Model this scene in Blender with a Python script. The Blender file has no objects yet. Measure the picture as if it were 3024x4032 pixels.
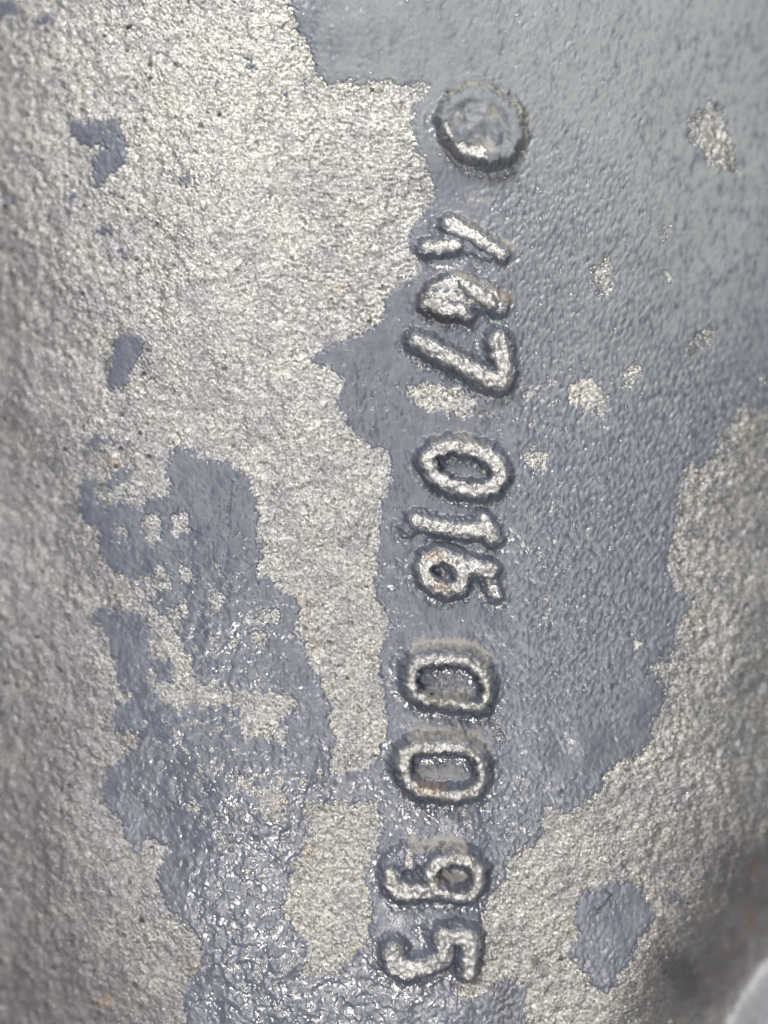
import bpy, math
import numpy as np
from mathutils import Vector

# one Blender unit = 10 cm; the visible face of the casting is about 8 cm wide
sc = bpy.context.scene
sc.unit_settings.scale_length = 0.1
S = 0.8 / 1659.0            # size of one drawing unit (about 0.05 mm)
CU, CV = 829.5, 1106.0      # middle of the drawing
D = 1.6                     # camera height over the face

# ------------------------------------------------------------------ camera
cam_d = bpy.data.cameras.new('camera'); cam = bpy.data.objects.new('camera', cam_d)
sc.collection.objects.link(cam); sc.camera = cam
cam.location = (0, 0, D); cam.rotation_euler = (0, 0, 0)
cam_d.sensor_fit = 'VERTICAL'; cam_d.sensor_height = 24.0
cam_d.lens = 24.0 * D / (2212 * S)
cam_d.clip_start = 0.02; cam_d.clip_end = 50
cam_d.dof.use_dof = True; cam_d.dof.focus_distance = D - 0.006; cam_d.dof.aperture_fstop = 0.165

# ------------------------------------------------------------------ light
w = bpy.data.worlds.new('World'); sc.world = w; w.use_nodes = True
bg = w.node_tree.nodes['Background']
bg.inputs[0].default_value = (0.93, 0.96, 1.0, 1); bg.inputs[1].default_value = 0.32

def area(name, loc, target, size, power, col):
    l = bpy.data.lights.new(name, 'AREA'); l.shape = 'DISK'; l.size = size; l.energy = power; l.color = col
    o = bpy.data.objects.new(name, l); sc.collection.objects.link(o)
    o.location = loc
    o.rotation_euler = (Vector(target) - Vector(loc)).to_track_quat('-Z', 'Y').to_euler()
    return o
area('overhead_light', (-0.12, 0.35, 3.6), (-0.05, 0.1, 0), 2.0, 31, (1.0, 0.985, 0.965))  # softbox added overhead for a broad sheen on the metal
area('key_light', (-0.30, 2.5, 2.3), (0, 0.0, 0), 1.0, 128, (1.0, 0.985, 0.955))  # broad soft key from the top side
area('glint_light', (-0.12, -0.92, 1.75), (-0.03, -0.2, 0), 0.06, 19, (1.0, 0.97, 0.93))  # small light added from the bottom side for glints on grain and paint

sc.view_settings.view_transform = 'Standard'; sc.view_settings.look = 'None'
sc.view_settings.exposure = 0.06; sc.view_settings.gamma = 1.0
sc.cycles.use_denoising = True
sc.cycles.max_bounces = 5

# ------------------------------------------------------------------ noise fields
F0, F1 = -640.0, 2300.0      # extent in u
G0, G1 = -640.0, 2860.0      # extent in v
FS = 2.5
FW, FH = int((F1 - F0) / FS), int((G1 - G0) / FS)
_fy = np.fft.fftfreq(FH, FS)[:, None]; _fx = np.fft.rfftfreq(FW, FS)[None, :]

def field(wl, seed, bw=0.45, ang=None, ratio=1.0):
    """gaussian noise of unit variance whose wavelength is about wl drawing units, stretched along ang"""
    r = np.random.default_rng(seed)
    sp = np.fft.rfft2(r.standard_normal((FH, FW)))
    fx, fy = _fx, _fy
    if ang is not None:
        c, s = math.cos(ang), math.sin(ang)
        fx, fy = (_fx * c + _fy * s) / ratio, (-_fx * s + _fy * c)
    f = np.hypot(fx, fy) + 1e-9
    sp = sp * np.exp(-0.5 * (np.log(f * wl) / bw) ** 2)
    n = np.fft.irfft2(sp, s=(FH, FW))
    return (n / n.std()).astype(np.float32)

def samp(f, U, V):
    x = np.clip((U - F0) / FS, 0, FW - 1.001); y = np.clip((V - G0) / FS, 0, FH - 1.001)
    xi = x.astype(int); yi = y.astype(int); a = x - xi; b = y - yi
    return (f[yi, xi] * (1 - a) + f[yi, xi + 1] * a) * (1 - b) + (f[yi + 1, xi] * (1 - a) + f[yi + 1, xi + 1] * a) * b

# ------------------------------------------------------------------ grid of the face
STEP = 2.75
def axis(a, b, lo, hi):
    mid = np.arange(a, b + STEP, STEP)
    out = []; s = STEP; x = mid[-1]
    while x < hi: s = min(s * 1.07, 11); x += s; out.append(x)
    pre = []; s = STEP; x = mid[0]
    while x > lo: s = min(s * 1.07, 11); x -= s; pre.append(x)
    return np.concatenate([pre[::-1], mid, out])
ua = axis(-50, 1709, -560, 2220); va = axis(-50, 2262, -560, 2780)
NU, NV = len(ua), len(va)
U, V = np.meshgrid(ua, va)          # row = v

def sm(x): x = np.clip(x, 0, 1); return x * x * (3 - 2 * x)

def seg_dist(pts, U, V, closed=False, radii=None):
    """distance to a polyline; with radii, distance minus the radius interpolated along it"""
    d = np.full(U.shape, 1e9)
    n = len(pts)
    for i in range(n if closed else n - 1):
        (x0, y0), (x1, y1) = pts[i], pts[(i + 1) % n]
        dx, dy = x1 - x0, y1 - y0; L = dx * dx + dy * dy + 1e-9
        t = np.clip(((U - x0) * dx + (V - y0) * dy) / L, 0, 1)
        e = np.hypot(U - x0 - t * dx, V - y0 - t * dy)
        if radii is not None: e = e - (radii[i] * (1 - t) + radii[(i + 1) % n] * t)
        d = np.minimum(d, e)
    return d

def poly_sdf(pts, U, V):
    """positive inside"""
    d = seg_dist(pts, U, V, True); ins = np.zeros(U.shape, bool); n = len(pts)
    for i in range(n):
        (x0, y0), (x1, y1) = pts[i], pts[(i + 1) % n]
        if y0 == y1: continue
        c = ((y0 > V) != (y1 > V)) & (U < (x1 - x0) * (V - y0) / (y1 - y0) + x0)
        ins ^= c
    return np.where(ins, d, -d)

def boxed(pts, margin):
    xs = [p[0] for p in pts]; ys = [p[1] for p in pts]
    i0, i1 = np.searchsorted(ua, (min(xs) - margin, max(xs) + margin))
    j0, j1 = np.searchsorted(va, (min(ys) - margin, max(ys) + margin))
    return slice(max(j0, 0), j1), slice(max(i0, 0), i1)

# warp shared by all traced outlines: ragged edges
wa1, wa2 = samp(field(34, 1), U, V), samp(field(34, 2), U, V)
wb1, wb2 = samp(field(13, 3), U, V), samp(field(13, 4), U, V)
UW = U + wa1 * 3.2 + wb1 * 3.2
VW = V + wa2 * 3.2 + wb2 * 3.2

# ------------------------------------------------------------------ overall form of the casting (heights in drawing units)
Z0 = -62 * np.clip((520 - U) / 520, 0, 3) ** 2
Z0 -= 58 * np.clip((U - 1230) / 430, 0, 3) ** 2
Z0 -= 30 * np.clip((420 - V) / 420, 0, 3) ** 2 * sm((U - 900) / 500)
Z0 -= 22 * np.clip((V - 1820) / 392, 0, 3) ** 2 * sm((620 - U) / 500)
# groove and pale rim at the lower corner: distance from the rim's curved edge
RC = (1990.0, 2420.0); RR = 424.0
rim_d = np.hypot(UW - RC[0], VW - RC[1]) - RR        # <0 on the rim
rim_s = np.hypot(U - RC[0], V - RC[1]) - RR
gro = np.clip(rim_s / 300, 0, 1)
Z0 -= 75 * (1 - sm(gro)) * sm((rim_s + 60) / 60)
rim_h = sm((10 - rim_s) / 70)
Z0 += 30 * rim_h
Z0 += samp(field(420, 8, 0.35), U, V) * 2.5 + samp(field(130, 9, 0.4), U, V) * 0.8

# ------------------------------------------------------------------ grain of the cast skin
g8 = samp(field(8.4, 11, 0.34), U, V); g16 = samp(field(20, 12, 0.35), U, V); g30 = samp(field(44, 13, 0.4), U, V)
gh = samp(field(9.8, 15, 0.36, math.radians(8), 0.42), U, V)
ga = sm((U - 420) / 300) * sm((1300 - U) / 200) * sm((1150 - V) / 500)      # rolled, lined grain here
grain = (g8 * (1 - 0.75 * ga) + gh * 1.0 * ga)
grain = np.where(grain > 0, grain, grain * 1.25)
amp = 0.74 + 0.12 * samp(field(180, 14), U, V)
grain = grain * np.clip(amp, 0.4, 1.2) + g16 * 0.45 + g30 * 0.7
pit = np.clip(samp(field(26, 16), U, V) - 1.75 - 0.5 * sm((U - 250) / 300), 0, 2)
grain -= pit * 5

# ------------------------------------------------------------------ raised characters
# strokes: (points, radii, height, closed)
CH = [
 dict(name='raised_numeral', label='first raised character after the dot, nearly worn away under paint', k=[
   ([(972,486),(1004,500),(1050,528),(1083,549)], [10,7,7,6], 17, 0), ([(921,537),(950,534),(984,532)], [7,9,6], 16, 0),
   ([(976,490),(962,530)], [8,6], 8, 0), ([(1000,515),(1050,545)], [16,12], 8, 0)]),
 dict(name='raised_numeral', label='second raised character, a blurred painted lump with bright ridges', k=[
   ([(945,640),(985,625),(1040,640),(1075,660)], [22,24,20,14], 15, 0),
   ([(1007,621),(1028,635),(1060,658)], [6,8,7], 24, 0), ([(922,658),(954,663),(966,673),(991,672),(1007,682)], [8,10,9,6,5], 23, 0)]),
 dict(name='raised_numeral', label='raised numeral 7 with bright worn edges', k=[
   ([(897,738),(922,748),(954,769),(991,785),(1028,807),(1056,823),(1083,828)], [6,8,9,9,9,10,9], 31, 0),
   ([(1085,828),(1089,804),(1083,770),(1075,738)], [9,10,13,13], 27, 0)]),
 dict(name='raised_numeral', label='wide raised numeral 0 with painted middle, below the 7', k=[
   ([(921,995),(938,976),(967,966),(1007,970),(1047,982),(1070,1002),(1078,1027),(1060,1054),(1020,1056),(975,1048),(943,1030)], [11,11,11,11,13,14,13,12,13,12,11], 27, 1)]),
 dict(name='raised_numeral', label='raised numeral 1, a thin worn ridge', k=[
   ([(901,1124),(920,1130),(954,1139),(1007,1145),(1046,1146),(1062,1162)], [9,8,7,8,9,6], 22, 0),
   ([(1043,1120),(1056,1140),(1068,1163)], [6,7,6], 18, 0), ([(880,1142),(905,1126)], [5,6], 10, 0)]),
 dict(name='raised_numeral', label='raised numeral 6 with rusty brown loop', k=[
   ([(916,1232),(923,1210),(954,1200),(988,1213),(1001,1237),(990,1265),(960,1271),(930,1256)], [11,11,11,12,13,11,11,11], 27, 1),
   ([(995,1222),(1032,1226),(1057,1233)], [13,10,9], 24, 0), ([(1057,1233),(1062,1262),(1071,1284)], [8,6,5], 15, 0)]),
 dict(name='raised_numeral', label='deep oval numeral 0 with cream band above, upper of the two', k=[
   ([(889,1471),(890,1444),(908,1427),(953,1421),(1006,1424),(1034,1444),(1050,1474),(1047,1505),(1038,1521),(1001,1516),(953,1512),(916,1504),(896,1492)], [8,8,9,8,8,8,7,6,6,7,7,7,8], 36, 1)]),
 dict(name='raised_numeral', label='deep oval numeral 0 with rusty lower edge, lower of the two', k=[
   ([(872,1651),(876,1627),(897,1612),(948,1611),(993,1609),(1022,1624),(1037,1648),(1037,1680),(1022,1702),(985,1710),(953,1705),(906,1700),(881,1678)], [11,10,9,8,8,7,6,7,9,10,9,9,9], 37, 1)]),
 dict(name='raised_numeral', label='raised numeral 8 with its left loop worn', k=[
   ([(930,1880),(941,1862),(974,1849),(1011,1854),(1031,1876),(1029,1907),(1010,1926),(969,1924),(938,1910)], [8,9,9,9,8,8,8,7,8], 35, 1),
   ([(937,1918),(906,1920),(869,1921),(849,1904),(845,1884)], [8,8,10,11,8], 30, 0), ([(845,1884),(849,1858),(874,1838),(890,1842),(908,1846),(927,1868)], [9,9,9,9,8,8], 13, 0), ([(884,1840),(883,1864)], [6,6], 16, 0)]),
 dict(name='raised_numeral', label='raised numeral 5, last of the row', k=[
   ([(1010,2094),(1014,2054),(1014,2018),(985,2014),(957,2016),(957,2058)], [8,9,10,9,10,10], 31, 0),
   ([(957,2058),(937,2073),(906,2081),(876,2088),(855,2074),(850,2048)], [10,9,9,13,16,13], 29, 0), ([(935,2000),(936,2012)], [7,5], 6, 0)]),
]
BOSS = dict(name='raised_dot', label='round raised dot above the numbers, painted with a bare lower edge')
Gh = np.zeros(U.shape); OWN = np.full(U.shape, -1, np.int8); LOW = np.zeros(U.shape); TOP = np.zeros(U.shape)
tw = samp(field(26, 21), U, V); tw2 = samp(field(12, 22), U, V)
for ci, c in enumerate(CH):
    for pts, rad, H, cl in c['k']:
        s = boxed(pts, 90)
        d = seg_dist([tuple(p) for p in pts], UW[s] * 0.45 + U[s] * 0.55, VW[s] * 0.45 + V[s] * 0.55, bool(cl), rad)
        gy, gx = np.gradient(seg_dist(pts, U[s], V[s], bool(cl), rad), va[s[0]], ua[s[1]])
        side = sm(0.36 - 0.75 * gy + 0.12 * gx)          # 1 on the side that faces the top of the casting
        d = d + (1.6 if cl else -1.0) + tw[s] * 1.2 + tw2[s] * 0.3
        H = H * 1.12
        d = d + 2.5 * side
        wall = (14 + H * 0.22) * (1 - side) + (14 + H * 0.42) * side
        if cl:
            ins = sm(poly_sdf(pts, U[s], V[s]) / 6 + 0.5); wall = wall * (1 - ins) + np.minimum(wall, 13) * ins
        LOW[s] = np.maximum(LOW[s], (1 - side) * np.exp(-((d - wall - 9) / 8) ** 2))
        h = H * (1 + 0.05 * tw[s] + 0.02 * tw2[s]) * sm(1 - d / wall) ** 0.85 + H * 0.16 * np.exp(-np.clip(d, 0, None) / 16) * (d < 80)
        h -= 0.02 * H * np.exp(-(d + 12) ** 2 / 60)
        upd = h > Gh[s]
        Gh[s] = np.maximum(Gh[s], h)
        TOP[s] = np.maximum(TOP[s], np.clip(sm(1 - d / wall) * np.clip(H / 19, 0.35, 1.05), 0, 1))
        o = OWN[s]; o[upd & (d < np.minimum(wall * 0.95, 16))] = ci; OWN[s] = o
# the round dot
bp = [(975,222),(1015,205),(1065,214),(1108,250),(1120,300),(1098,345),(1058,358),(1005,342),(965,305),(950,262)]
s = boxed(bp, 80)
d = -poly_sdf(bp, UW[s] * 0.5 + U[s] * 0.5, VW[s] * 0.5 + V[s] * 0.5) + tw[s] * 1.2
gy, gx = np.gradient(-poly_sdf(bp, U[s], V[s]), va[s[0]], ua[s[1]]); side = sm(0.2 - 0.7 * gy + 0.3 * gx)
inner = np.clip(-d / 60, 0, 1); bw = 16 * (1 - side) + 42 * side; d = d + 3 * side
LOW[s] = np.maximum(LOW[s], (1 - side) * np.exp(-((d - 24) / 9) ** 2))
hb = 42 * sm(1 - d / bw) ** 0.9 * (1 - 0.16 * sm((-d - 10) / 18) + 0.22 * sm((-d - 24) / 40)) + samp(field(58, 23), U, V)[s] * 4.6 * inner + 5 * np.exp(-np.clip(d, 0, None) / 15)
Gh[s] = np.maximum(Gh[s], hb)
BT = np.zeros(U.shape); BT[s] = sm(1 - d / 17)
o = OWN[s]; o[d < 15] = len(CH); OWN[s] = o

near = sm(np.clip(Gh, 0, 12) / 12)
M = Z0 + Gh + grain * (1 - 0.78 * near) * (1 - 0.7 * rim_h)

# ------------------------------------------------------------------ paint: outlines of the film that is left
P_MAIN = [(622,-700),(622,0),(637,40),(645,75),(672,105),(677,145),(708,188),(745,176),(790,181),(829,176),(860,186),(895,188),(928,184),(922,198),(904,220),(888,240),(893,285),(905,330),(925,370),(936,400),(927,440),(910,465),(886,495),(877,530),(903,553),(909,578),(886,605),(850,620),(828,645),(826,690),(782,720),(705,748),(668,768),(678,788),(720,797),(746,826),(727,857),(726,880),(746,898),(766,942),(797,968),(838,966),(842,1010),(838,1062),(822,1087),(820,1152),(810,1212),(807,1262),(828,1320),(846,1345),(820,1400),(818,1431),(831,1503),(834,1556),(834,1582),(821,1622),(806,1648),
 (790,1661),(750,1670),(716,1676),(640,1640),(560,1660),(600,1720),(655,1730),(675,1732),(720,1735),(770,1740),(815,1732),(822,1795),(806,1855),(782,1890),(800,1925),(800,1985),(796,2040),(752,2070),(735,2100),(690,2110),(645,2115),(560,2140),(420,2180),(400,2212),(400,2900),(1135,2900),(1135,2212),(1137,2155),(1130,2125),(1095,2115),(1060,2130),(1030,2155),(1000,2162),(980,2145),(986,2121),(1020,2106),(1040,2075),(1042,2025),(1034,2000),(1038,1980),(1052,1955),(1066,1930),(1090,1900),(1100,1860),(1120,1841),(1155,1827),(1175,1800),(1170,1770),(1175,1738),(1200,1750),(1225,1756),(1260,1746),(1275,1720),(1304,1700),(1310,1670),(1345,1646),(1385,1630),(1414,1596),(1415,1570),(1425,1540),(1442,1505),(1440,1478),(1405,1457),(1402,1442),(1445,1421),(1462,1392),(1460,1348),(1494,1332),(1495,1284),(1466,1276),(1445,1238),(1440,1208),(1457,1177),(1460,1118),(1472,1077),(1475,1038),(1485,1010),(1505,1005),(1535,1010),(1550,982),(1557,947),(1575,927),(1600,897),(1607,877),(1629,870),(1659,880),(1760,890),(2600,860),(2600,-700)]
P_LEFT = [(395,952),(360,982),(355,1017),(365,1042),(362,1067),(320,1077),(305,1097),(275,1082),(250,1087),(220,1097),(205,1082),(210,1062),(200,1032),(170,1027),(167,1062),(162,1107),(185,1132),(210,1137),(210,1182),(225,1217),(255,1242),(285,1257),(325,1247),(350,1222),(360,1247),(370,1267),(330,1277),(325,1307),(345,1327),(385,1317),(400,1290),(407,1322),(385,1347),(382,1382),(400,1407),(415,1422),(420,1457),(428,1478),(500,1490),(560,1496),(600,1490),(640,1512),(632,1540),(606,1560),(616,1592),(628,1618),(590,1602),(532,1594),(522,1566),(515,1532),(450,1520),(400,1524),(362,1530),(340,1506),(322,1474),(325,1437),(315,1402),(325,1382),(320,1347),(300,1320),(210,1317),(185,1332),(220,1362),(225,1397),(245,1422),(247,1474),(262,1495),(292,1506),(245,1520),(237,1550),(245,1580),(280,1585),(300,1600),(280,1620),(265,1640),(225,1670),(225,1695),(207,1710),(227,1740),(227,1760),(255,1770),(270,1815),(290,1845),(303,1845),(306,1820),(330,1815),(360,1835),(357,1855),(336,1885),(345,1925),(355,1955),(390,1990),(430,2030),(437,2050),(435,2080),(410,2115),(396,2150),(395,2185),(400,2215),(560,2215),(645,2115),(662,2065),(666,2035),(626,1995),(608,1960),(620,1925),(636,1865),(660,1840),(662,1800),(660,1755),(655,1728),(716,1720),(780,1690),(715,1676),(710,1640),(730,1600),(711,1565),(715,1520),(700,1485),(690,1467),(670,1437),(660,1397),(636,1362),(650,1322),(640,1287),(605,1277),(595,1252),(555,1242),(555,1227),(567,1197),(555,1162),(557,1127),(560,1082),(545,1057),(542,1032),(515,1010),(480,997),(450,992),(415,977),(400,962)]
PATCH = [   # smaller separate films: outline, label
 ([(137,255),(165,252),(205,252),(255,246),(258,280),(275,320),(272,345),(245,370),(225,385),(215,402),(188,397),(200,370),(194,345),(205,325),(225,315),(208,306),(180,313),(165,300),(145,290)], 'hooked flake of grey paint high on the bare side'),
 ([(262,710),(285,722),(300,725),(313,737),(305,765),(280,800),(277,835),(262,843),(228,838),(230,800),(237,770),(240,738)], 'upright flake of grey paint on the bare side'),
 ([(68,20),(110,14),(114,35),(85,46),(66,36)], None),
 ([(-20,-20),(27,-20),(20,14),(-20,18)], None),
 ([(197,482),(215,487),(240,480),(250,490),(230,502),(203,502)], None),
 ([(182,962),(205,936),(228,946),(215,966),(190,972)], None),
 ([(222,1035),(252,1020),(266,998),(282,1020),(270,1042),(255,1052),(245,1064),(225,1056)], None),
 ([(330,1430),(350,1418),(374,1420),(376,1450),(368,1478),(340,1480),(332,1455)], None),
 ([(1265,1920),(1288,1916),(1320,1910),(1355,1906),(1390,1925),(1400,1950),(1415,1975),(1405,2000),(1376,2035),(1360,2085),(1336,2108),(1330,2130),(1314,2146),(1276,2130),(1268,2108),(1230,2070),(1230,2045),(1250,2020),(1240,1980),(1250,1940)], 'cracked flake of grey paint near the corner groove'),
 ([(1428,1938),(1455,1930),(1480,1938),(1476,1958),(1450,1956)], None),
]
FLECK = [(134,208,10),(272,186,8),(280,206,10),(150,418,11),(12,416,12),(245,418,10),(395,392,12),(405,380,8),(265,545,10),(48,240,7),(470,180,7),(538,130,11),(545,145,8),(200,200,8),(185,975,7),(160,985,5),(248,955,8),(1160,2085,6),(1400,1990,6),(300,470,6),(350,560,5),(140,700,5),(420,520,5),(120,470,6),(620,205,6),(660,180,7),(60,1180,6),(90,1440,7)]
HOLES = [ # bare islands inside the films
 [(305,1120),(325,1107),(347,1112),(348,1150),(335,1175),(312,1170)], [(370,1115),(395,1107),(408,1120),(405,1150),(390,1160),(372,1145)], [(247,1142),(262,1135),(273,1150),(262,1170),(248,1165)],
 [(390,1225),(405,1222),(416,1245),(405,1257),(392,1250)], [(452,1285),(475,1275),(485,1295),(478,1318),(460,1312)], [(525,1336),(560,1324),(600,1318),(606,1335),(580,1346),(540,1350)], [(546,1372),(570,1366),(576,1390),(566,1404),(550,1396)],
 [(548,1697),(590,1690),(618,1720),(622,1765),(600,1775),(560,1755)], [(396,1732),(425,1728),(430,1752),(412,1758),(398,1748)], [(470,1810),(498,1808),(496,1832),(474,1835)], [(495,1678),(530,1672),(535,1690),(505,1698)],
 [(1494,750),(1502,735),(1545,704),(1553,714),(1536,742),(1510,764),(1482,768)],
 [(1494,250),(1538,216),(1562,216),(1584,280),(1604,345),(1600,370),(1578,350),(1548,360),(1524,320),(1498,310)],
 [(1279,585),(1300,570),(1324,546),(1318,580),(1322,610),(1314,645),(1284,615)], [(1434,492),(1444,488),(1446,518),(1436,520)], [(1428,584),(1444,582),(1458,604),(1448,607)],
 [(1345,835),(1352,800),(1372,780),(1385,785),(1378,820),(1362,842)], [(1228,835),(1270,818),(1304,842),(1311,868),(1300,905),(1280,893),(1236,872)], [(1124,840),(1150,832),(1176,840),(1165,858),(1130,862)], [(1128,985),(1150,970),(1185,985),(1182,1010),(1150,1012)],
 [(880,838),(905,826),(940,830),(985,842),(1035,862),(1030,890),(1000,902),(970,890),(930,882),(890,868)], [(1064,1562),(1076,1566),(1090,1596),(1084,1608),(1070,1590)], [(1652,806),(1700,800),(1700,830),(1655,826)], [(1373,1386),(1392,1384),(1386,1410),(1374,1408)],
]
# thin films over bare skin: big outlines are measured on a coarse lattice and read back
cu = np.arange(-60, 1725, 5.0); cv = np.arange(-60, 2280, 5.0)
CUg, CVg = np.meshgrid(cu, cv)
def coarse(pts):
    f = poly_sdf(pts, CUg, CVg)
    x = np.clip((UW - cu[0]) / 5, 0, len(cu) - 1.001); y = np.clip((VW - cv[0]) / 5, 0, len(cv) - 1.001)
    xi = x.astype(int); yi = y.astype(int); a = x - xi; b = y - yi
    return (f[yi, xi] * (1 - a) + f[yi, xi + 1] * a) * (1 - b) + (f[yi + 1, xi] * (1 - a) + f[yi + 1, xi + 1] * a) * b
SD = np.maximum(coarse(P_MAIN), coarse(P_LEFT)); POWN = np.zeros(U.shape, np.int16)
for h in HOLES:
    s = boxed(h, 40); SD[s] = np.minimum(SD[s], -poly_sdf(h, UW[s], VW[s]))
for i, (pts, lab) in enumerate(PATCH):
    s = boxed(pts, 40); q = poly_sdf(pts, UW[s], VW[s])
    o = POWN[s]; o[(q > SD[s]) & (q > -9)] = i + 1; POWN[s] = o
    SD[s] = np.maximum(SD[s], q)
FK = len(PATCH) + 1
for x, y, r in FLECK:
    s = boxed([(x, y)], r + 30)
    q = r - np.hypot((UW[s] - x), (VW[s] - y) * 1.2) + wb1[s] * 2.5
    o = POWN[s]; o[(q > SD[s]) & (q > -7)] = FK; POWN[s] = o
    SD[s] = np.maximum(SD[s], q)

SD = SD + 2.0 * samp(field(8.5, 61, 0.4), U, V)
def blob(x, y, rx, ry): return np.exp(-((U - x) / rx) ** 2 - ((V - y) / ry) ** 2)
# wear: where grains stand through the film
WEAR = 1.5 * blob(470, 1330, 150, 260) + 1.9 * blob(520, 1760, 160, 240) + 1.0 * blob(380, 1560, 120, 120) + 1.3 * blob(860, 1760, 130, 60) + 1.7 * blob(560, 2100, 150, 120) \
     + 1.0 * blob(800, 860, 70, 80) + 1.0 * blob(1080, 1760, 90, 70) + 0.7 * blob(1150, 1150, 150, 400) + 1.2 * blob(1020, 860, 120, 60) + 0.9 * blob(840, 1340, 40, 260) + 1.1 * blob(820, 2130, 160, 90) + 1.0 * blob(660, 1690, 120, 40)
WEAR += 1.5 * LOW
WEAR *= np.clip(1 + 0.4 * samp(field(60, 31), U, V) + 0.22 * samp(field(34, 35), U, V), 0, 3)
FRESH = blob(1270, 1620, 150, 90) + blob(1330, 1990, 160, 140) + blob(1400, 1500, 60, 120) + sm((U - 1300) / 250) * sm((900 - V) / 300) + blob(480, 1120, 110, 90) * 0.6 + blob(1110, 1250, 30, 500) + blob(300, 1720, 70, 90) + blob(390, 1960, 70, 120) + blob(200, 320, 120, 120) + blob(270, 780, 90, 90)
thick = (2.5 + 1.0 * np.clip(FRESH, 0, 1.2) - 0.95 * np.clip(WEAR, 0, 2.1)) * np.tanh(SD / 4.2)
thick = np.where(SD < 0, thick * 1.6, thick)
stk = samp(field(9.5, 32, 0.4, math.radians(-76), 0.42), U, V)      # drawn-out texture of the old film
stk2 = samp(field(20, 33, 0.5, math.radians(-72), 0.45), U, V)
stz = sm((U - 1000) / 120) * (1 - 0.92 * np.clip(FRESH, 0, 1)) + 0.04
stz = stz * (1 - 0.5 * sm((500 - V) / 400))
ptex = stk * 0.75 * stz + stk2 * 0.6 * stz + g8 * 0.12 + samp(field(22, 34), U, V) * 0.25
# rub-through on the tops of the characters
rub = sm((TOP - 0.73 + 0.05 * tw + 0.04 * tw2) / 0.25) * 9.0
rub += sm((blob(1000, 345, 62, 30) * BT * 1.6 + blob(962, 300, 18, 50) * BT - 0.72 + 0.1 * tw) / 0.3) * 8
_gv, _gu = np.gradient(Gh, va, ua); steep = np.clip(np.hypot(_gv, _gu) - 0.3, 0, 2.5)
PZ = 0.8 * steep * (SD > 0) + Z0 + Gh + ((0.09 + 0.10 * np.clip(WEAR, 0, 1)) * grain + 0.10 * g16 * (1 - 0.7 * np.clip(FRESH, 0, 1))) * (1 - 0.4 * near) + ptex * (1 - 0.75 * near) + thick + 1.2 * near - rub
CRACK = [([(1310,1924),(1321,1937),(1321,1958)], 9), ([(1321,1940),(1300,1962),(1294,1972)], 9), ([(1286,1962),(1296,1974)], 7),
                 ([(905,1484),(930,1480),(960,1481),(992,1484),(1012,1491),(1030,1486)], 6), ([(1020,880),(1034,895)], 9), ([(1045,888),(1058,903)], 8), ([(1064,1563),(1088,1592)], 9),
                 ([(905,1653),(935,1656),(965,1650)], 5), ([(500,1040),(498,1075),(492,1110)], 5), ([(1003,775),(1028,784)], 7), ([(1000,760),(1022,772)], 6), ([(1395,2020),(1418,1975)], 5)]
CRK = np.zeros(U.shape)
for pts, dep in CRACK:
    s = boxed(pts, 14); q = seg_dist(pts, U[s] + wb1[s], V[s] + wb2[s]); PZ[s] -= 0.38 * dep * sm(1 - q / 4.0); CRK[s] = np.maximum(CRK[s], dep / 9 * sm(1.25 - q / 3.6))

# ------------------------------------------------------------------ deposits and discolouring, with some sheen and shade painted in
def bands(lst, soft):
    m = np.zeros(U.shape)
    for pts, r, a in lst:
        s = boxed(pts, 60); q = seg_dist(pts, UW[s], VW[s]) - r
        m[s] = np.maximum(m[s], a * sm(1 - q / soft))
    return m
CREAM = bands([([(965,208),(1010,186),(1060,192),(1105,220),(1132,262),(1136,300)], 6, .95), ([(1128,300),(1140,340)], 6, .5), ([(985,466),(1030,490),(1075,516),(1106,538)], 3.5, 1), ([(978,588),(1025,606),(1060,624),(1100,648)], 6, .85),
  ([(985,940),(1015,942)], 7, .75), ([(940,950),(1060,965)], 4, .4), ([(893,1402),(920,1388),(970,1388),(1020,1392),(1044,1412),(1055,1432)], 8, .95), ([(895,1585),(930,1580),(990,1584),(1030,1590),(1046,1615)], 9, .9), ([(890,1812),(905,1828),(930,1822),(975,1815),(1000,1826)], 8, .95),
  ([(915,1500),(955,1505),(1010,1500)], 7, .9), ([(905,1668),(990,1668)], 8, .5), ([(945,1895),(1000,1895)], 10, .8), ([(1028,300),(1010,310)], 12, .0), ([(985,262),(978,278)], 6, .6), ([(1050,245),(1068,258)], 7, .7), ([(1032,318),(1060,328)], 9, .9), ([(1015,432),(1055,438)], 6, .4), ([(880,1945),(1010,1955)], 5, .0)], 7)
CREAM = 0.5 * CREAM * np.clip(0.95 + 0.25 * tw2 + 0.2 * tw, 0, 1.1)  # cream bands around and inside the dot and characters
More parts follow.
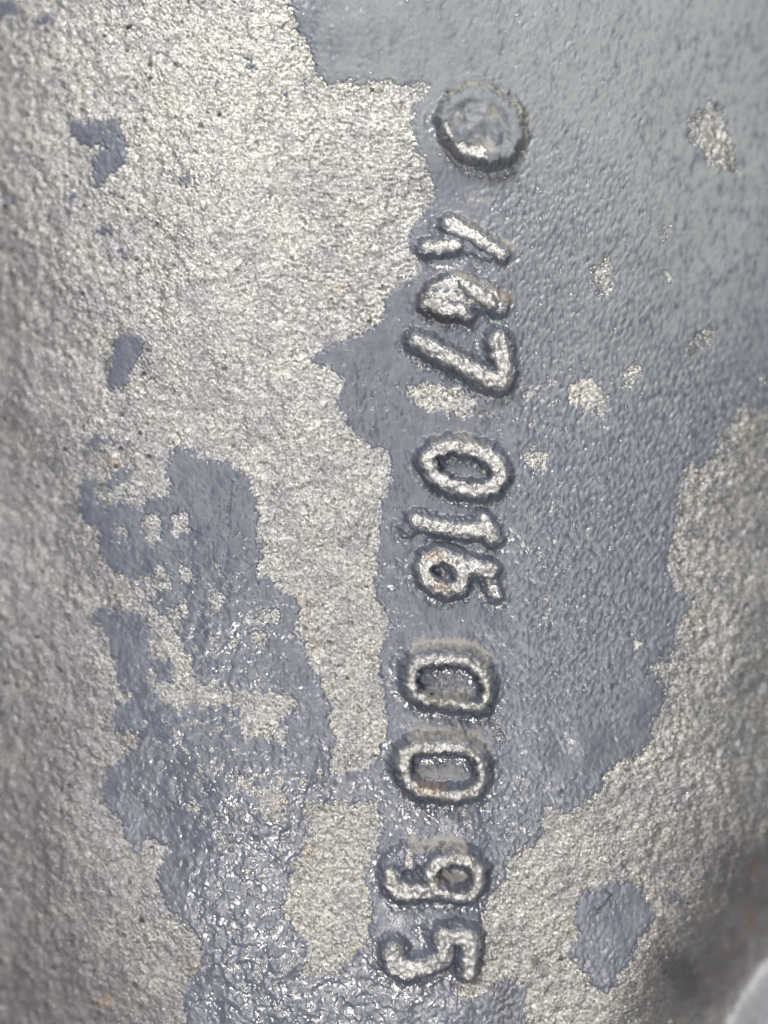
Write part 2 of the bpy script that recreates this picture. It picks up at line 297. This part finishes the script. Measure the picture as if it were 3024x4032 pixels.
# dusty grey with sheen painted in, over the film's top and far side
dust_sheen = 0.9 * sm((520 - V) / 420) * sm((U - 600) / 200) + 0.8 * sm((U - 1200) / 350) * sm((900 - V) / 500) + 0.35 * blob(1350, 560, 300, 400)
DUST_SHEEN = np.clip(dust_sheen, 0, 1) * np.clip(0.68 + 0.15 * stk2 + 0.05 * stk + 0.2 * samp(field(45, 41, 0.6, math.radians(-74), 0.35), U, V), 0, 1)
RUST = 0.5 * bands([([(925,1205),(950,1196)], 5, .8), ([(940,1262),(965,1272)], 6, .7), ([(905,1692),(950,1695)], 5, .9), ([(1095,640),(1100,652)], 4, .9), ([(215,2180),(228,2172)], 6, .9), ([(660,1838),(668,1850)], 5, .6), ([(410,2100),(425,2085)], 7, .5), ([(1640,1990),(1652,2040)], 7, .7), ([(1648,1880),(1655,1910)], 7, .6), ([(1600,2080),(1625,2060)], 6, .4), ([(735,622),(745,618)], 3, .6), ([(600,1735),(610,1730)], 4, .6), ([(1000,1845),(1020,1850)], 4, .5), ([(272,1610),(282,1600)], 6, .4), ([(232,990),(250,998)], 8, .45), ([(655,1290),(690,1420)], 6, .25)], 8)
DARK = 0.75 * blob(60, 1950, 220, 330) + 0.65 * blob(20, 700, 160, 500) + 0.9 * blob(40, 2190, 260, 110) + 0.55 * blob(110, 1500, 120, 220) + 0.85 * blob(1480, 2120, 120, 100) + 0.9 * blob(1640, 1990, 130, 190) + 0.7 * blob(1540, 1850, 110, 90) + 0.6 * blob(1560, 2160, 90, 80) + 0.5 * blob(700, 390, 130, 70) + 0.7 * blob(1085, 2165, 45, 40)  # purple-grey tint, with shade of falling edges and groove painted in
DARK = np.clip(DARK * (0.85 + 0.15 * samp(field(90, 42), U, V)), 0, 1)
SMUT = bands([([(915,640),(930,685),(975,700)], 12, .85), ([(940,602),(925,635)], 12, .6), ([(1450,2080),(1500,2150)], 22, .6), ([(1078,2140),(1100,2180),(1100,2212)], 14, .7), ([(1165,2085),(1170,2090)], 9, .6), ([(1442,1945),(1470,1948)], 10, .5)], 14) * np.clip(0.9 + 0.3 * tw2, 0, 1.1)  # stains; the band by the groove also paints in its shade
SMUT = np.maximum(np.maximum(SMUT * 0.8, CRK * 0.95), 0.7 * sm(pit * 2.5) * (SD < 0))
POL = np.clip(TOP * 2.2 - 1.2, 0, 1) * (Gh > 6)
POL = np.maximum(POL, 0.8 * sm(BT * blob(1000, 345, 62, 34) * 1.5))
WARM = np.clip(0.5 + 0.6 * (blob(560, 200, 330, 300) + blob(700, 1900, 130, 300) + blob(1250, 2060, 260, 200) + 0.6 * blob(930, 860, 90, 50) - blob(150, 1400, 260, 700) * 0.9) + 0.28 * samp(field(150, 43), U, V) + 0.12 * samp(field(40, 44), U, V), 0, 1)
LIP = sm((6 - rim_d) / 12)

# ------------------------------------------------------------------ materials
def mat(name):
    m = bpy.data.materials.new(name); m.use_nodes = True
    nt = m.node_tree; b = nt.nodes['Principled BSDF']
    return m, nt, b
def att(nt, n):
    a = nt.nodes.new('ShaderNodeAttribute'); a.attribute_name = n; return a.outputs['Fac']
def noise(nt, scale, detail=3, rough=.6, vec=None):
    n = nt.nodes.new('ShaderNodeTexNoise'); n.inputs['Scale'].default_value = scale; n.inputs['Detail'].default_value = detail; n.inputs['Roughness'].default_value = rough
    tc = nt.nodes.new('ShaderNodeTexCoord')
    if vec:
        mp = nt.nodes.new('ShaderNodeMapping'); mp.inputs['Scale'].default_value = vec; mp.inputs['Rotation'].default_value = (0, 0, math.radians(-14))
        nt.links.new(tc.outputs['Object'], mp.inputs[0]); nt.links.new(mp.outputs[0], n.inputs['Vector'])
    else: nt.links.new(tc.outputs['Object'], n.inputs['Vector'])
    return n.outputs['Fac']
def ramp(nt, f, stops):
    r = nt.nodes.new('ShaderNodeValToRGB'); nt.links.new(f, r.inputs[0])
    e = r.color_ramp.elements
    while len(e) < len(stops): e.new(0.5)
    for k, (p, c) in zip(e, stops): k.position = p; k.color = (c[0], c[1], c[2], 1) if not isinstance(c, (int, float)) else (c, c, c, 1)
    return r.outputs[0]
def mixc(nt, f, a, b, mode='MIX'):
    x = nt.nodes.new('ShaderNodeMix'); x.data_type = 'RGBA'; x.blend_type = mode
    if isinstance(f, float): x.inputs[0].default_value = f
    else: nt.links.new(f, x.inputs[0])
    for v, i in ((a, 6), (b, 7)):
        if isinstance(v, tuple): x.inputs[i].default_value = (*v, 1)
        else: nt.links.new(v, x.inputs[i])
    return x.outputs[2]
def math_n(nt, op, a, b):
    x = nt.nodes.new('ShaderNodeMath'); x.operation = op
    for v, i in ((a, 0), (b, 1)):
        if isinstance(v, (int, float)): x.inputs[i].default_value = v
        else: nt.links.new(v, x.inputs[i])
    return x.outputs[0]
def bump(nt, b, f, dist, strength=1.0):
    x = nt.nodes.new('ShaderNodeBump'); x.inputs['Distance'].default_value = dist; x.inputs['Strength'].default_value = strength
    nt.links.new(f, x.inputs['Height']); nt.links.new(x.outputs[0], b.inputs['Normal'])

m_metal, nt, b = mat('bare_cast_metal')
c = ramp(nt, att(nt, 'warm'), [(0, (.335, .326, .332)), (.5, (.40, .395, .383)), (1, (.455, .437, .395))])
c = mixc(nt, ramp(nt, noise(nt, 330, 3, .7), [(.38, 0), (.58, 1)]), (.15, .146, .146), c)
c = mixc(nt, att(nt, 'polish'), c, (.42, .41, .395))
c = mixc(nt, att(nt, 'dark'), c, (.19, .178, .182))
c = mixc(nt, att(nt, 'smut'), c, (.05, .045, .05))
c = mixc(nt, att(nt, 'cream_tone'), c, (.42, .38, .31))
c = mixc(nt, att(nt, 'rust'), c, (.36, .22, .12))
nt.links.new(c, b.inputs['Base Color'])
b.inputs['Metallic'].default_value = 0.78
nt.links.new(ramp(nt, noise(nt, 190, 3), [(.32, .15), (.68, .45)]), b.inputs['Roughness'])
bump(nt, b, noise(nt, 420, 3, .65), 0.0014, 0.9)

m_paint, nt, b = mat('worn_grey_paint')
c = ramp(nt, noise(nt, 9, 4, .6), [(.3, (.071, .077, .105)), (.7, (.093, .100, .128))])
c = mixc(nt, ramp(nt, noise(nt, 46, 4, .65, (2.2, .75, 1)), [(.42, 0), (.68, .45)]), c, (.16, .168, .186))
c = mixc(nt, att(nt, 'scuff'), c, (.155, .163, .178))
c = mixc(nt, att(nt, 'pits'), c, (.038, .041, .064))
c = mixc(nt, att(nt, 'dust_sheen'), c, (.20, .211, .213))
c = mixc(nt, att(nt, 'smut'), c, (.05, .047, .055))
c = mixc(nt, att(nt, 'cream_tone'), c, (.34, .31, .25))
c = mixc(nt, att(nt, 'rust'), c, (.36, .22, .12))
nt.links.new(c, b.inputs['Base Color'])
r = ramp(nt, noise(nt, 60, 3), [(.3, .30), (.7, .50)])
r = math_n(nt, 'ADD', r, math_n(nt, 'MULTIPLY', math_n(nt, 'MAXIMUM', att(nt, 'dust_sheen'), att(nt, 'cream_tone')), .42))
r = math_n(nt, 'SUBTRACT', r, math_n(nt, 'MULTIPLY', att(nt, 'gloss'), .24))
r = math_n(nt, 'MAXIMUM', r, .2)
nt.links.new(r, b.inputs['Roughness'])
b.inputs['Specular IOR Level'].default_value = 0.7
bump(nt, b, noise(nt, 170, 2, .5, (1.6, .8, 1)), 0.0008, 0.8)

m_lip, nt, b = mat('pale_rim_metal')
c = ramp(nt, noise(nt, 30, 4), [(.3, (.24, .24, .26)), (.7, (.34, .34, .36))])
nt.links.new(c, b.inputs['Base Color']); b.inputs['Metallic'].default_value = .3; b.inputs['Roughness'].default_value = .5
bump(nt, b, noise(nt, 60, 3), 0.003)

# ------------------------------------------------------------------ meshes
def verts_of(H):
    return np.stack([(U - CU) * S, (CV - V) * S, H * S], -1)
def normals_of(P):
    du = np.zeros_like(P); dv = np.zeros_like(P)
    du[:, 1:-1] = P[:, 2:] - P[:, :-2]; du[:, 0] = P[:, 1] - P[:, 0]; du[:, -1] = P[:, -1] - P[:, -2]
    dv[1:-1] = P[2:] - P[:-2]; dv[0] = P[1] - P[0]; dv[-1] = P[-1] - P[-2]
    n = np.cross(dv, du); n /= np.linalg.norm(n, axis=-1, keepdims=True); return n
QI = np.arange(NU * NV).reshape(NV, NU)
QUAD = np.stack([QI[:-1, :-1], QI[1:, :-1], QI[1:, 1:], QI[:-1, 1:]], -1)

def build(name, P, N, mask, material, attrs, parent=None, base=None):
    """one mesh object from the quads where mask is set; base adds walls and an underside (a solid block)"""
    q = QUAD[mask].reshape(-1, 4)
    used, inv = np.unique(q, return_inverse=True); inv = inv.reshape(-1, 4)
    co = P.reshape(-1, 3)[used]; nn = N.reshape(-1, 3)[used]; extra = 0
    if base is not None:
        ring = np.concatenate([QI[0, :-1], QI[:-1, -1], QI[-1, :0:-1], QI[:0:-1, 0]])
        ri = np.searchsorted(used, ring); k = len(ring); n0 = len(co)
        top = co[ri]; low = top.copy(); low[:, 2] = base
        co = np.concatenate([co, top, low]); rn = np.zeros((2 * k, 3)); cen = top.mean(0)
        t = top - cen; out = np.where((np.abs(t[:, :1]) / np.abs(t[:, 0]).max() > np.abs(t[:, 1:2]) / np.abs(t[:, 1]).max()), np.c_[np.sign(t[:, 0]), 0 * t[:, 0], 0 * t[:, 0]], np.c_[0 * t[:, 0], np.sign(t[:, 1]), 0 * t[:, 0]])
        rn[:k] = out; rn[k:] = out; nn = np.concatenate([nn, rn])
        a = n0 + np.arange(k); a2 = n0 + (np.arange(k) + 1) % k
        inv = np.concatenate([inv, np.stack([a, a2, a2 + k, a + k], -1)])
        ci = [n0 + k + j for j in (0, NU - 1, NU - 1 + NV - 1, 2 * (NU - 1) + NV - 1)]
        inv = np.concatenate([inv, [ci]]); extra = 2 * k
    me = bpy.data.meshes.new(name)
    me.vertices.add(len(co)); me.vertices.foreach_set('co', co.astype(np.float32).ravel())
    me.loops.add(inv.size); me.loops.foreach_set('vertex_index', inv.astype(np.int32).ravel())
    me.polygons.add(len(inv)); me.polygons.foreach_set('loop_start', (np.arange(len(inv)) * 4).astype(np.int32))
    me.update(calc_edges=True)
    me.polygons.foreach_set('use_smooth', np.ones(len(inv), bool))
    for an, A in attrs.items():
        at = me.attributes.new(an, 'FLOAT', 'POINT')
        v = A.reshape(-1)[used]
        if extra: v = np.concatenate([v, np.zeros(extra)])
        at.data.foreach_set('value', v.astype(np.float32))
    cn = me.attributes.new('custom_normal', 'FLOAT_VECTOR', 'POINT')
    cn.data.foreach_set('vector', nn.astype(np.float32).ravel())
    me.materials.append(material); me.validate()
    o = bpy.data.objects.new(name, me); sc.collection.objects.link(o)
    if parent: o.parent = parent
    return o

def fc(A, f=np.maximum):
    return f(f(A[:-1, :-1], A[1:, :-1]), f(A[1:, 1:], A[:-1, 1:]))
PM = verts_of(M); NM = normals_of(PM)
PP = verts_of(PZ); NP_ = normals_of(PP)
fo = OWN[:-1, :-1]                       # character that owns a quad
flip = fc(rim_d, np.minimum) < 0         # quads of the rim
mattr = dict(warm=WARM, dark=DARK, rust=RUST, cream_tone=CREAM * 0.85, polish=POL, smut=SMUT * 0.7)
zone = sm((U - 1040) / 90) * (1 - 0.8 * np.clip(blob(1270, 1650, 170, 90) + blob(1330, 2000, 160, 140) + blob(1420, 1500, 60, 140), 0, 1))
SCUFF = zone * np.clip(0.25 + 0.35 * stk + 0.3 * stk2, 0, 0.9) * (1 - near)
PITS = zone * np.clip(0.9 + 0.5 * wa1 + 0.4 * samp(field(150, 52), U, V), 0.1, 1.5) * np.clip(-0.15 - 0.3 * stk - 0.38 * stk2, 0, 0.8) * (1 - near) * (1 - 0.75 * np.clip(dust_sheen, 0, 1)) + 0.25 * np.clip(samp(field(70, 51), U, V), 0, 1.5) * (1 - zone)
pattr = dict(scuff=SCUFF, pits=np.clip(PITS, 0, 0.8), dust_sheen=DUST_SHEEN, gloss=np.clip(0.9 * LOW + np.clip(WEAR, 0, 1.2) * np.clip(0.45 + 0.5 * wa2, 0, 1), 0, 1), cream_tone=CREAM, rust=RUST * 0.7, smut=SMUT)

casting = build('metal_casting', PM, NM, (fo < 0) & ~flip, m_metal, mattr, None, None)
casting['label'] = 'rough grey cast metal face with raised numbers and worn blue-grey paint'
casting['category'] = 'casting'
rim = build('rim', PM, NM, flip, m_lip, {}, casting); rim['label'] = 'pale curved rim at the corner'
# the body under the face
zb = -0.34
x0, x1, y0, y1 = (ua[0] - CU) * S, (ua[-1] - CU) * S, (CV - va[-1]) * S, (CV - va[0]) * S
def edge(sl): return PM[sl]
loop = np.concatenate([PM[0, :-1], PM[:-1, -1], PM[-1, :0:-1], PM[:0:-1, 0]])
k = len(loop); low = loop.copy(); low[:, 2] = zb
me = bpy.data.meshes.new('casting_body')
fs = [(i, (i + 1) % k, k + (i + 1) % k, k + i) for i in range(k)] + [tuple(range(2 * k - 1, k - 1, -1))]
me.from_pydata(np.concatenate([loop, low]).tolist(), [], fs); me.materials.append(m_metal)
bo = bpy.data.objects.new('casting_body', me); sc.collection.objects.link(bo); bo.parent = casting

vis = fc(PZ - M) > -0.5                  # film quads that stand clear of the bare skin
vis &= fc(SD) > -8
vis &= ~flip
chars = []
for i, c in enumerate(CH + [BOSS]):
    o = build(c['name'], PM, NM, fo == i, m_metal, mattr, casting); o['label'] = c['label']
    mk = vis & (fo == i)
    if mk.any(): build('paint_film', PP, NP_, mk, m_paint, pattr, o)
fp = POWN[:-1, :-1]
for i in range(FK + 1):
    mk = vis & (fo < 0) & (fp == i)
    if not mk.any(): continue
    if i == FK:
        o = build('paint_flecks', PP, NP_, mk, m_paint, pattr, casting); o['kind'] = 'stuff'
    else:
        o = build('paint_patch', PP, NP_, mk, m_paint, pattr, casting)
        lab = 'large worn blue-grey paint film around the numbers' if i == 0 else PATCH[i - 1][1]
        if lab: o['label'] = lab
print('tris', sum(len(o.data.polygons) * 2 for o in sc.objects if o.type == 'MESH'), NU, NV)
